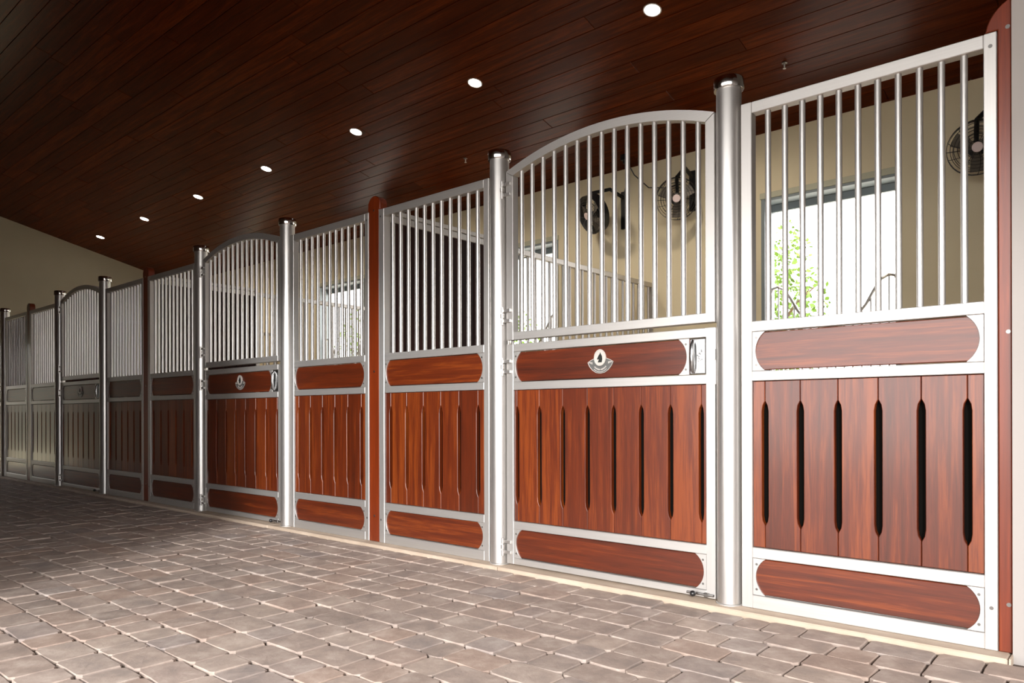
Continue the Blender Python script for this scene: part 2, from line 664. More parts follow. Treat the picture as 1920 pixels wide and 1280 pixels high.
# ================================================================ OUTDOORS
ground = structure(MB().box(-40, 30, YB + 0.23, 45, -0.4, -0.12).box(-40, 30, -45, YF - 0.2, -0.4, -0.12)
                   .box(XN + .2, 30, YF - .2, YB + .23, -0.4, -0.12).build('ground_outside', M_OUT))
lawn = MB().box(-45, XE - 0.2, -30, 30, -0.38, -0.1).build('lawn', M_GRASS)
lawn['kind'] = 'structure'
hb_ = MB()
hr = random.Random(12)
gv, gf, nx_, nz_ = [], [], 40, 9
for i in range(nx_ + 1):
    for j in range(nz_ + 1):
        gv.append((-24 + hr.uniform(-.25, .25) - j * 0.06, -16 + i * 0.6 + hr.uniform(-.2, .2), -0.15 + j * 0.36 + (hr.uniform(-.12, .12) if j else 0)))
for i in range(nx_):
    for j in range(nz_):
        a = i * (nz_ + 1) + j
        gf.append((a, a + nz_ + 1, a + nz_ + 2, a + 1))
hb_.add(gv, gf)
hb_.add([(-26, -16, -0.15), (-26, 8, -0.15), (-26, 8, 3.1), (-26, -16, 3.1)], [(0, 3, 2, 1)])
hb_.add([(-24.5, -16, 3.1), (-24.5, 8, 3.1), (-26, 8, 3.1), (-26, -16, 3.1)], [(0, 1, 2, 3)])
added_hedge = hb_.build('added_hedge_outside', M_ADDED_HEDGE)  # unseen hedge, added to darken what the far slats reflect
added_hedge['kind'] = 'structure'


def tree(x, y, h, r, seed, label):
    t = thing('tree', (x, y, -0.12))
    tag(t, label, 'tree', 'trees beyond the stalls')
    rnd = random.Random(seed)
    tr = MB()
    top = (rnd.uniform(-.2, .2), rnd.uniform(-.2, .2), h * 0.75)
    tr.tube([(0, 0, 0), (0.04, 0.02, h * 0.3), (top[0] * .6, top[1] * .6, h * 0.55), top], [0.10, 0.08, 0.055, 0.02], 8)
    for k in range(5):
        a = k * 1.26 + rnd.random()
        z0 = h * rnd.uniform(0.35, 0.6)
        tr.tube([(0.03, 0.02, z0), (math.cos(a) * r * .45, math.sin(a) * r * .45, z0 + h * .15), (math.cos(a) * r * .8, math.sin(a) * r * .8, z0 + h * .22)], [0.035, 0.02, 0.008], 5)
    tr.build('trunk', M_BARK, t)
    fo = MB()
    for i in range(2600):
        a, u, q = rnd.uniform(0, 2 * PI), rnd.uniform(-1, 1), rnd.random() ** 0.4
        cr = math.sqrt(1 - u * u)
        p = Vector((math.cos(a) * cr * r * q, math.sin(a) * cr * r * q, h * 0.62 + u * q * h * 0.36))
        d = Vector((rnd.gauss(0, 1), rnd.gauss(0, 1), rnd.gauss(-.3, .6))).normalized()
        s = d.cross(Vector((rnd.gauss(0, 1), rnd.gauss(0, 1), rnd.gauss(0, 1)))).normalized()
        ll, ww = rnd.uniform(.06, .11), rnd.uniform(.02, .036)
        fo.add([p, p + d * ll * .5 + s * ww, p + d * ll, p + d * ll * .5 - s * ww], [(0, 1, 2, 3)])
    f = fo.build('foliage', M_LEAF, t)
    f['kind'] = 'stuff'
    return t


tree(-3.75, 7.2, 3.9, 0.85, 3, 'leafy green tree outside the stall door opening nearest the white wall')
tree(-9.5, 7.6, 3.4, 1.1, 4, 'leafy green tree outside the second stall from the white wall')
tree(-14.0, 8.4, 3.8, 1.2, 9, 'leafy green tree outside the third stall from the white wall')

# ================================================================ FENCE PIECES
FD = 0.05                                  # frame depth


def arc_pts(x0, z0, x1, z1, sag, n):
    """points on the circular arc from (x0,z0) to (x1,z1) bulging by sag to the left of the travel direction"""
    c = math.hypot(x1 - x0, z1 - z0)
    R = (c * c / 4 + sag * sag) / (2 * sag)
    half = math.asin(min(1, c / 2 / R))
    dx, dz = (x1 - x0) / c, (z1 - z0) / c
    nx, nz = -dz, dx
    mx, mz = (x0 + x1) / 2, (z0 + z1) / 2
    ox, oz = mx - nx * (R - sag), mz - nz * (R - sag)
    out = []
    for k in range(n + 1):
        a = -half + 2 * half * k / n
        out.append((ox + dx * R * math.sin(a) + nx * R * math.cos(a), oz + dz * R * math.sin(a) + nz * R * math.cos(a)))
    return out


def slat_outline(x0, x1, z0, z1, notch_l, notch_r, sz0, sz1, w=0.0145, t=0.045):
    g = 0.0009
    p = [(x0 + g, z0), (x1 - g, z0)]
    if notch_r:
        p += [(x1 - g, sz0), (x1 - w * .75, sz0 + t * .45), (x1 - w, sz0 + t), (x1 - w, sz1 - t), (x1 - w * .75, sz1 - t * .45), (x1 - g, sz1)]
    p += [(x1 - g, z1), (x0 + g, z1)]
    if notch_l:
        p += [(x0 + g, sz1), (x0 + w * .75, sz1 - t * .45), (x0 + w, sz1 - t), (x0 + w, sz0 + t), (x0 + w * .75, sz0 + t * .45), (x0 + g, sz0)]
    return p


bar_me = MB().ring([[(0.0127 * math.cos(2 * PI * k / 14), 0.0127 * math.sin(2 * PI * k / 14), z) for k in range(14)] for z in (0, 1)], False, False).mesh('bar')
bar_me.materials.append(M_TUBE)
_sc = MB()
_sc.ring([[(0.0055 * math.cos(-2 * PI * k / 10), y, 0.0055 * math.sin(-2 * PI * k / 10)) for k in range(10)][::-1] for y in (0.001, -0.0012)], False, True, False)
_sc.ring([[(0.002 * math.cos(-2 * PI * k / 6), y, 0.002 * math.sin(-2 * PI * k / 6)) for k in range(6)][::-1] for y in (-0.001, -0.0016)], False, True, False)
screw_me = _sc.mesh('screw')
screw_me.materials.append(M_DARKST)


def screw(parent, x, y, z, s=1.0):
    return inst('screw', screw_me, parent, (x, y, z), None, (s, s, s))


def end_plate(parent, x, z0, z1, side, screws=True):
    """steel end plate with a round bite; side=+1 plate on the left end (bite to the right)"""
    h = z1 - z0
    arc = arc_pts(0.057, h, 0.057, 0, 0.044, 14)      # from the top down, bulging to the left
    # travel is downward: left of travel is +x, so mirror
    arc = [(0.114 - a, b) for a, b in arc]
    o = [(0, h), (0, 0)] + arc[::-1]
    if side < 0:
        o = [(-a, b) for a, b in o][::-1]
    o = [(x + a, z0 + b) for a, b in o]
    p = MB().prism(o, 0.004, 0.010, 0.0008).build('end_plate', M_STEEL_V, parent)
    if screws:
        for zz in (z0 + 0.026, z1 - 0.026):
            screw(p, x + side * 0.017, 0.0035, zz)
    return p


def rail(parent, x0, x1, z0, z1, y0=0.0008):
    return MB().cbox(x0, x1, y0, FD - 0.0008, z0, z1, 0.0025).build('rail', M_STEEL_H, parent)


def stile(parent, x0, x1, z0, z1):
    return MB().cbox(x0, x1, 0, FD, z0, z1, 0.0025).build('stile', M_STEEL_V, parent)


def level_plank(parent, x0, x1, z0, z1, p0=0.0, p1=0.0):
    return MB().cbox(x0 + p0, x1 - p1, 0.0105, 0.034, z0 + 0.004, z1 - 0.004, 0.003).build('plank', M_PLANK, parent)


def slats(parent, x0, x1, z0, z1, joints, sz0, sz1):
    xs = [x0] + joints + [x1]
    for i in range(len(xs) - 1):
        o = slat_outline(xs[i], xs[i + 1], z0 + 0.002, z1 - 0.002, i > 0, i < len(xs) - 2, sz0, sz1)
        if xs[i + 1] - xs[i] < 0.04:
            o = slat_outline(xs[i] , xs[i + 1], z0 + 0.002, z1 - 0.002, i > 0, i < len(xs) - 2, sz0, sz1, 0.0115)
        MB().prism(o, 0.011, 0.036, 0.0022).build('slat', M_SLAT, parent)
    MB().box(x0, x1, 0.040, 0.046, z0, z1).build('slot_backing', M_BACKING, parent)  # black sheet closing the slots from behind


def make_panel(width, label, loc, wide=False):
    """fixed stall front: origin at the base of its right-hand edge"""
    t = thing('stall_front_panel', loc)
    tag(t, label, 'stall panel', 'fixed barred stall front panels')
    xl = -width
    sw = 0.050 if not wide else 0.054
    sr = 0.042
    a, b = xl + sw, -sr
    stile(t, xl, a, 0.0, 2.265)
    stile(t, b, 0, 0.0, 2.265)
    for z0, z1 in ((2.214, 2.2645), (1.236, 1.283), (1.016, 1.060), (0.225, 0.273), (0.0, 0.060)):
        rail(t, a, b, z0, z1)
    n = 11
    for i in range(n):
        x = (a + b) / 2 + (i - 5) * 0.0752 * (width / 0.975)
        inst('bar', bar_me, t, (x, 0.025, 1.28), None, (1, 1, 0.937))
    js = [(a + b) / 2 + (i - 2.5) * 0.1548 * (width / 0.975) for i in range(6)]
    slats(t, a, b, 0.273, 1.016, js, 0.372, 0.925)
    for z0, z1 in ((1.060, 1.236), (0.060, 0.225)):
        level_plank(t, a, b, z0, z1)
        end_plate(t, a + 0.001, z0 + 0.001, z1 - 0.001, 1)
        end_plate(t, b - 0.001, z0 + 0.001, z1 - 0.001, -1)
    sx = -0.02 if not wide else xl + 0.02
    for zz in (0.155, 2.215):
        screw(t, sx, 0.0, zz, 1.3)
    return t


# door leaves: origin at the base of the latch-side edge, hinge side at -DWID
DWID = 1.287
da, db = -DWID + 0.051, -0.045


def hinge(parent, z):
    x = -DWID - 0.020
    b = MB()
    b.tube([(x, -0.012, z - 0.052), (x, -0.012, z - 0.020)], 0.0095, 10)
    b.tube([(x, -0.012, z - 0.012), (x, -0.012, z + 0.012)], 0.0125, 10)
    b.tube([(x, -0.012, z + 0.020), (x, -0.012, z + 0.050)], 0.0095, 10)
    b.tube([(x, -0.012, z - 0.05), (x, -0.012, z + 0.05)], 0.006, 8)
    for dz in (-0.030, 0.030):
        b.cbox(x - 0.004, -DWID + 0.038, -0.0125, -0.0005, z + dz - 0.009, z + dz + 0.009, 0.002)
    b.cbox(x - 0.014, x + 0.004, -0.02, 0.004, z - 0.007, z + 0.007, 0.002)
    return b.build('hinge', M_CHROME if False else M_TUBE, parent)


def make_grille_leaf(label, loc):
    t = thing('door_grille_leaf', loc)
    tag(t, label, 'stall door', 'arched upper leaves of the stall doors')
    zb0, zb1 = 1.296, 1.341
    ze = 2.268
    n = 20
    outer = arc_pts(-DWID, ze, 0, ze, 0.118, n)
    inner = arc_pts(-DWID + 0.05, ze - 0.030, -0.046, ze - 0.034, 0.104, n)
    # arched rail
    mb = MB()
    rg = []
    for (xo, zo), (xi, zi) in zip(outer, inner):
        rg.append([(xo, 0.0, zo), (xi, 0.0, zi), (xi, FD, zi), (xo, FD, zo)])
    mb.ring(rg, True, True, False)
    mb.build('arched_rail', M_STEEL_H, t)

    def st(x0, x1, zt0, zt1):
        o = [(x0, zb0), (x1, zb0), (x1, zt1), (x0, zt0)]
        MB().prism(o, 0.0, FD, 0.002).build('stile', M_STEEL_V, t)
    st(-DWID, -DWID + 0.05, ze - 0.002, ze - 0.032)
    st(-0.046, 0, ze - 0.036, ze - 0.002)
    rail(t, -DWID + 0.05, -0.046, zb0, zb1)
    for i in range(15):
        x = (da + db) / 2 + (i - 7) * 0.0782
        # height of the arch there
        zt = 0
        for k in range(n):
            if inner[k][0] <= x <= inner[k + 1][0]:
                f = (x - inner[k][0]) / (inner[k + 1][0] - inner[k][0])
                zt = inner[k][1] * (1 - f) + inner[k + 1][1] * f
        inst('bar', bar_me, t, (x, 0.025, zb1 - 0.002), None, (1, 1, zt - zb1 + 0.008))
    hinge(t, 2.165)
    hinge(t, 1.437)
    return t


def make_emblem(parent, cx, cz):
    y = 0.0105
    e = MB()
    # fan-shaped shield with pointed wings
    o = []
    low = arc_pts(cx - 0.080, cz - 0.002, cx + 0.080, cz - 0.002, -0.0001, 2)
    pts = [(-0.081, 0.0), (-0.070, -0.022), (-0.052, -0.042), (-0.028, -0.056), (0, -0.061), (0.028, -0.056), (0.052, -0.042), (0.070, -0.022), (0.081, 0.0),
           (0.062, 0.010), (0.036, 0.020), (0, 0.026), (-0.036, 0.020), (-0.062, 0.010)]
    o = [(cx + a, cz + b) for a, b in pts]
    shield = e.prism(o, y - 0.004, y, 0.001).build('emblem', M_PEWTER, parent)
    rim = MB()
    rim.loop_tube([(cx + a * 0.97, y - 0.004, cz + b * 0.97) for a, b in pts], 0.0016, 5)
    rim.build('emblem_rim', M_SILVER, shield)
    # oval medallion
    ov = [(cx + 0.034 * math.cos(2 * PI * k / 28), cz + 0.022 + 0.041 * math.sin(2 * PI * k / 28)) for k in range(28)]
    MB().prism(ov, y - 0.0075, y, 0.001).build('medallion', M_SILVER, shield)
    rg = MB()
    for sc in (1.0, 0.78):
        rg.loop_tube([(cx + 0.033 * sc * math.cos(2 * PI * k / 28), y - 0.0078, cz + 0.022 + 0.040 * sc * math.sin(2 * PI * k / 28)) for k in range(28)], 0.0042 if sc == 1.0 else 0.0014, 6)
    rg.build('medallion_ring', M_SILVER, shield)
    # horse head, facing left, in dark relief
    hh = [(-0.012, -0.024), (0.012, -0.024), (0.015, -0.008), (0.013, 0.008), (0.007, 0.018), (0.003, 0.027), (0.000, 0.019), (-0.006, 0.012), (-0.014, -0.001), (-0.016, -0.007), (-0.011, -0.010), (-0.004, -0.004), (-0.007, -0.014)]
    MB().prism([(cx + a, cz + 0.022 + b) for a, b in hh], y - 0.0115, y - 0.006, 0.0012).build('horse_head', M_INK, shield)
    # raised strokes of the two curved lines of lettering, too small to read
    tx = MB()
    r2 = random.Random(3)
    for (rad, n, hgt) in ((0.074, 15, 0.0085), (0.088, 24, 0.004)):
        for k in range(n):
            if rad < .08 and k in (7,):
                continue
            a = math.radians(-90 + (k - (n - 1) / 2) * (84 / n if rad < .08 else 76 / n))
            px, pz = cx + rad * 0.72 * math.cos(a), cz + 0.024 + rad * 0.86 * math.sin(a)
            w = 0.0016 if rad < .08 else 0.0009
            for s in (-1, 1):
                qx = px + s * w * 1.1
                hz = hgt * r2.uniform(.6, 1)
                tx.box(qx - w * .55, qx + w * .55, y - 0.0056, y - 0.0035, pz - hz / 2, pz + hz / 2)
    for s in (-1, 1):   # small scroll strokes on the wings
        for k in range(3):
            tx.box(cx + s * (0.052 + k * 0.008) - 0.0022, cx + s * (0.052 + k * 0.008) + 0.0022, y - 0.0056, y - 0.0035, cz - 0.010 + k * 0.003, cz + 0.001 + k * 0.001)
    tx.build('raised_lettering', M_SILVER, shield)
    return shield


def make_plank_leaf(label, loc):
    t = thing('door_plank_leaf', loc)
    tag(t, label, 'stall door', 'planked lower leaves of the stall doors')
    zt = 1.272
    stile(t, -DWID, da, 0.010, zt)
    stile(t, db, 0, 0.010, zt)
    for z0, z1 in ((1.228, zt - 0.0005), (1.009, 1.054), (0.212, 0.257), (0.0105, 0.046)):
        rail(t, da, db, z0, z1)
    js = [(da + db) / 2 - 0.004 + (i - 3.5) * 0.1632 for i in range(8)]
    slats(t, da, db, 0.257, 1.009, js, 0.355, 0.915)
    lx = db - 0.084                     # left edge of the lock case
    level_plank(t, da, lx, 1.054, 1.228)
    end_plate(t, da + 0.001, 1.055, 1.227, 1)
    end_plate(t, lx - 0.003, 1.055, 1.227, -1)
    level_plank(t, da, db, 0.046, 0.212)
    end_plate(t, da + 0.001, 0.047, 0.211, 1)
    end_plate(t, db - 0.001, 0.047, 0.211, -1)
    # lock case
    lk = MB().cbox(lx, db - 0.004, 0.006, 0.036, 1.058, 1.224, 0.003).build('lock_case', M_LOCK, t)
    hd = MB()
    hd.tube([(lx + 0.018, 0.004, 1.066), (lx + 0.018, -0.007, 1.085), (lx + 0.018, -0.010, 1.14), (lx + 0.018, -0.007, 1.195), (lx + 0.018, 0.004, 1.216)], [0.008, 0.011, 0.012, 0.011, 0.008], 10)
    hd.build('latch_handle', M_LOCK, lk)
    en = MB()
    r2 = random.Random(8)
    for k in range(16):
        ex, ez = lx + 0.050 + r2.uniform(-.012, .012), 1.118 + k * 0.0035
        en.box(ex - r2.uniform(.001, .004), ex + .002, 0.0052, 0.0065, ez - 0.0008, ez + r2.uniform(.0005, .002))
    en.build('engraving', M_INK, lk)
    # latch strip on the closing edge
    MB().cbox(0.0003, 0.0045, 0.002, 0.046, 1.006, 1.268, 0.001).cbox(0.0003, 0.0045, -0.006, 0.003, 1.12, 1.17, 0.001).build('strike_strip', M_STEEL_V, t)
    # foot bolt
    fb = MB()
    fb.tube([(-0.14, -0.008, 0.026), (-0.004, -0.008, 0.026)], 0.006, 8)
    fb.cbox(-0.05, -0.03, -0.016, 0.001, 0.016, 0.036, 0.002)
    fb.tube([(-0.096, -0.008, 0.026), (-0.096, -0.024, 0.028)], 0.005, 8)
    bolt = fb.build('foot_bolt', M_DARKST, t)
    kb = MB()
    rings = []
    for i in range(7):
        a = PI * i / 6
        rr = max(0.0145 * math.sin(a), 0.0005)
        rings.append([(-0.096 + rr * math.cos(2 * PI * k / 12), -0.034 - 0.0145 * math.cos(a) * -1, 0.029 + rr * math.sin(2 * PI * k / 12)) for k in range(12)])
    kb.ring(rings, True, True)
    kb.build('knob', M_BLACK, bolt)
    make_emblem(t, (da + lx) / 2 - 0.008 + 0.05, 1.141)
    hinge(t, 1.144)
    hinge(t, 0.105)
    return t


def make_round_post(label, loc):
    t = thing('round_post', loc)
    tag(t, label, 'post', 'round brushed steel posts')
    r = 0.0565
    MB().ring([[(r * math.cos(2 * PI * k / 32), r * math.sin(2 * PI * k / 32), z) for k in range(32)] for z in (-0.001, 2.36)], True, True).build('shaft', M_TUBE, t)
    MB().lathe([(r, 2.352), (0.066, 2.353), (0.0685, 2.358), (0.0685, 2.398), (0.066, 2.404), (0.055, 2.408)], 0, 0, 32).build('cap', M_CHROME, t)
    MB().lathe([(0.0625, -0.001), (0.0625, 0.003), (0.058, 0.006)], 0, 0, 32, False, False).build('base_ring', M_STEEL_H, t)
    return t


def make_wood_post(label, loc, w=0.13, h=2.37, d=0.062, y0=0.004, screw_x=0.0, xl=-0.0545, xr=0.0545, clip=9.0):
    t = thing('wood_post', loc)
    tag(t, label, 'post')
    r = w / 2
    dome = [(r * math.cos(PI * k / 20), h - r + r * math.sin(PI * k / 20)) for k in range(21)]
    dome = [(a, max(b, 2.2685)) for a, b in dome if a <= clip]
    if clip < 9:
        dome = [(clip, h - r + math.sqrt(r * r - clip * clip))] + dome
    if dome[-1][1] > 2.2686:
        dome.append((-r, 2.2685))
    if clip >= 9 and dome[0][1] > 2.2686:
        dome = [(r, 2.2685)] + dome
    o = [(xl, 0.0), (min(xr, clip), 0.0)] + ([(xr, 2.2685)] if clip >= 9 else []) + dome + [(xl, 2.2685)]
    MB().prism(o, y0, y0 + d, 0.004).build('timber', M_POST, t)
    for zz in (0.175, 1.165, 2.27):
        screw(t, screw_x, y0 - 0.0005, zz, 1.4)
    return t


# ---------------------------------------------------------------- the row
ORD = ['nearest the white wall', 'second from the white wall', 'third from the white wall', 'farthest from the white wall']
GAP = 0.112
XM = -GAP / 2

panelR = make_panel(0.975, '', (0, 0, 0))
panelL = make_panel(1.020, '', (0, 0, 0), True)
gl = make_grille_leaf('', (0, 0, 0))
pl = make_plank_leaf('', (0, 0, 0))
rp = make_round_post('', (0, 0, 0))
wp = make_wood_post('', (0, 0, 0))

R_LAB = ['barred and planked panel between the white wall and the nearest stall door',
         'barred and planked panel touching the bright red-brown wooden post, on its far side',
         'barred and planked panel on the far side of the second wooden post from the camera',
         'dim narrow panel beyond the third wooden post, at the edge of the photo']
L_LAB = ['barred and planked panel between nearest door hinges and red-brown wooden post, dark boards behind bars',
         'barred and planked panel between the hinges of the middle arched door and a wooden post',
         'barred and planked panel between the hinges of the far arched door and a wooden post',
         'barred and planked panel next to the end wall of the aisle']
G_LAB = ['arched barred upper leaf of the nearest stall door, fans visible through it',
         'arched barred upper leaf of the middle stall door',
         'arched barred upper leaf of the far dim stall door',
         'arched barred upper leaf of the stall door next to the end wall']
P_LAB = ['planked lower leaf of the nearest stall door with silver horse crest',
         'dark planked lower leaf of the middle stall door with horse crest',
         'dim planked lower leaf of the far stall door with horse crest',
         'planked lower leaf of the stall door next to the end wall']
LP_LAB = ['round steel post at the latch side of the nearest stall door, tallest in the photo',
          'round steel post at the latch side of the middle stall door',
          'round steel post at the latch side of the far dim stall door',
          'round steel post at the photo edge, beyond the third wooden post']
HP_LAB = ['round steel post carrying the hinges of the nearest stall door',
          'round steel post carrying the hinges of the middle stall door',
          'round steel post carrying the hinges of the far dim stall door',
          'round steel post carrying the hinges of the door next to the end wall']
W_LAB = ['bright red-brown round-topped wooden post between the two nearest stalls',
         'dark brown round-topped wooden post, second between the stalls from the white wall',
         'dim dark round-topped wooden post, third between the stalls from the white wall',
         'round-topped wooden post against the end wall']
for k in range(NST):
    def take(src):
        return src if k == 0 else copy_tree(src)
    X = -L * k
    for src, lab, loc in ((panelR, R_LAB, (X, 0, 0)), (panelL, L_LAB, (X - 2.528, 0, 0)), (gl, G_LAB, (X - 1.103, 0, 0)),
                          (pl, P_LAB, (X - 1.103, 0, 0)), (rp, LP_LAB, (X - 1.041, 0.021, 0))):
        o = take(src)
        o.location = loc
        o['label'] = lab[k]
    o = copy_tree(rp)
    o.location = (X - 2.459, 0.021, 0)
    o['label'] = HP_LAB[k]
    o = take(wp)
    o.location = (X - L + GAP / 2, 0, 0)
    o['label'] = W_LAB[k]
    o['group'] = 'round-topped wooden posts'
make_wood_post('wide round-topped wooden board post squeezed against the white wall', (0.093, 0, 0), 0.26, 2.385, 0.055, 0.004, -0.060, -0.0915, 0.0, -0.049)['group'] = 'round-topped wooden posts'

# ---------------------------------------------------------------- partitions between stalls
tall_me = None


def make_partition(label, loc):
    t = thing('stall_partition', loc)
    tag(t, label, 'stall partition', 'partitions between the stalls')
    ys, ye = 0.09, YB
    for (z0, z1, y0, y1) in ((2.215, 2.262, ys, 3.70), (2.268, 2.300, ys, 1.22), (1.22, 1.27, 1.26, 3.70), (0.0, 0.06, ys, 3.70)):
        MB().cbox(-0.022, 0.022, y0, y1, z0, z1, 0.003).build('rail', M_STEEL_H, t)
    for y0 in (ys, 1.21, 3.70):
        MB().cbox(-0.022, 0.022, y0 - 0.001, y0 + 0.045 if y0 < 3 else YB, 0.0, 2.214, 0.003).build('stile', M_STEEL_V, t)
    yy = ys + 0.045
    while yy < 1.20:
        MB().cbox(-0.016, 0.016, yy + 0.001, min(yy + 0.14, 1.209) - 0.001, 0.06, 2.214, 0.004).build('board', M_DARKWOOD, t)
        yy += 0.14
    yy = 1.256
    while yy < 3.69:
        MB().cbox(-0.016, 0.016, yy + 0.001, min(yy + 0.14, 3.70) - 0.001, 0.06, 1.22, 0.004).build('board', M_DARKWOOD, t)
        yy += 0.14
    yy = 1.256 + 0.10
    while yy < 3.66:
        inst('bar', bar_me, t, (0, yy, 1.265), None, (1, 1, 0.955))
        yy += 0.100
    return t


pt = make_partition('', (0, 0, 0))
PT_LAB = ['partition of dark boards and steel bars behind the bright red-brown wooden post',
          'partition with steel bars behind the second wooden post from the white wall',
          'partition with steel bars behind the third wooden post from the white wall']
for k in range(NST - 1):
    o = pt if k == 0 else copy_tree(pt)
    o.location = (-L * (k + 1) + GAP / 2, 0, 0)
    o['label'] = PT_LAB[k]

# ---------------------------------------------------------------- exterior openings and their yoke gates
for k in range(NST):
    X = -L * k
    d = structure(thing('door_%d' % (k + 1), (X, 0, 0)))
    y0, y1 = YB - 0.012, YB + 0.235
    MB().cbox(OPW0 - 0.0, OPW0 + 0.035, y0, y1, -0.02, OPH, 0.003).build('jamb', M_REVEAL, d)
    MB().cbox(OPW1 - 0.035, OPW1, y0, y1, -0.02, OPH, 0.003).build('jamb', M_REVEAL, d)
    MB().cbox(OPW0 + 0.035, OPW1 - 0.035, y0, y1, OPH - 0.035, OPH, 0.003).build('header', M_REVEAL, d)
    MB().cbox(OPW0 + 0.035, OPW1 - 0.035, YB + 0.16, YB + 0.20, OPH - 0.105, OPH - 0.036, 0.003).build('door_stop', M_REVEAL, d)
    MB().cbox(OPW0 - 0.01, OPW1 + 0.01, YB - 0.022, YB - 0.001, OPH - 0.01, OPH + 0.045, 0.003).build('casing', M_CASING, d)


def make_yoke(label, loc):
    t = thing('yoke_gate', loc)
    tag(t, label, 'stall gate', 'yoke gates in the outer stall doors')
    xa, xb = -2.355, -1.235
    yg = 0.06
    MB().tube([(xa, yg, 0.06), (xa, yg, 2.02)], 0.016, 10).build('upright', M_TUBE, t)
    MB().tube([(xb, yg, 0.06), (xb, yg, 2.02)], 0.016, 10).build('upright', M_TUBE, t)
    prof = [(xa, 2.02), (xa + .02, 2.07), (xa + 0.07, 2.085), (xa + 0.14, 2.05), (xa + 0.20, 1.95), (xa + 0.26, 1.84), (xa + 0.34, 1.74), (xa + 0.45, 1.68)]
    full = prof + [((xa + xb) / 2, 1.665)] + [(xa + xb - x, z) for x, z in prof[::-1]]
    MB().tube([(x, yg, z) for x, z in full], 0.015, 8).build('yoke_rail', M_TUBE, t)
    for z in (1.22, 0.08):
        MB().cbox(xa, xb, yg - 0.02, yg + 0.02, z, z + 0.05, 0.003).build('rail', M_STEEL_H, t)
    x = xa + 0.075
    while x < xb - 0.03:
        zt = 0
        for a, b in zip(full, full[1:]):
            if a[0] <= x <= b[0]:
                f = (x - a[0]) / max(b[0] - a[0], 1e-6)
                zt = a[1] * (1 - f) + b[1] * f
        inst('bar', bar_me, t, (x, yg, 1.26), None, (0.6, 0.6, zt - 1.26))
        x += 0.075
    bx = MB()
    for i in range(8):
        w = (xb - xa - 0.03) / 8
        MB().cbox(xa + 0.015 + i * w + .001, xa + 0.015 + (i + 1) * w - .001, yg - 0.012, yg + 0.012, 0.13, 1.22, 0.003).build('slat', M_SLAT, t)
    return t


yk = make_yoke('', (0, YB + 0.05, 0))
Y_LAB = ['curved yoke gate with thin bars in the bright outer doorway of the nearest stall',
         'curved yoke gate in the outer doorway of the second stall from the white wall',
         'curved yoke gate in the outer doorway of the third stall from the white wall',
         'curved yoke gate in the outer doorway of the stall next to the end wall']
for k in range(NST):
    o = yk if k == 0 else copy_tree(yk)
    o.location = (-L * k, YB + 0.05, 0)
    o['label'] = Y_LAB[k]


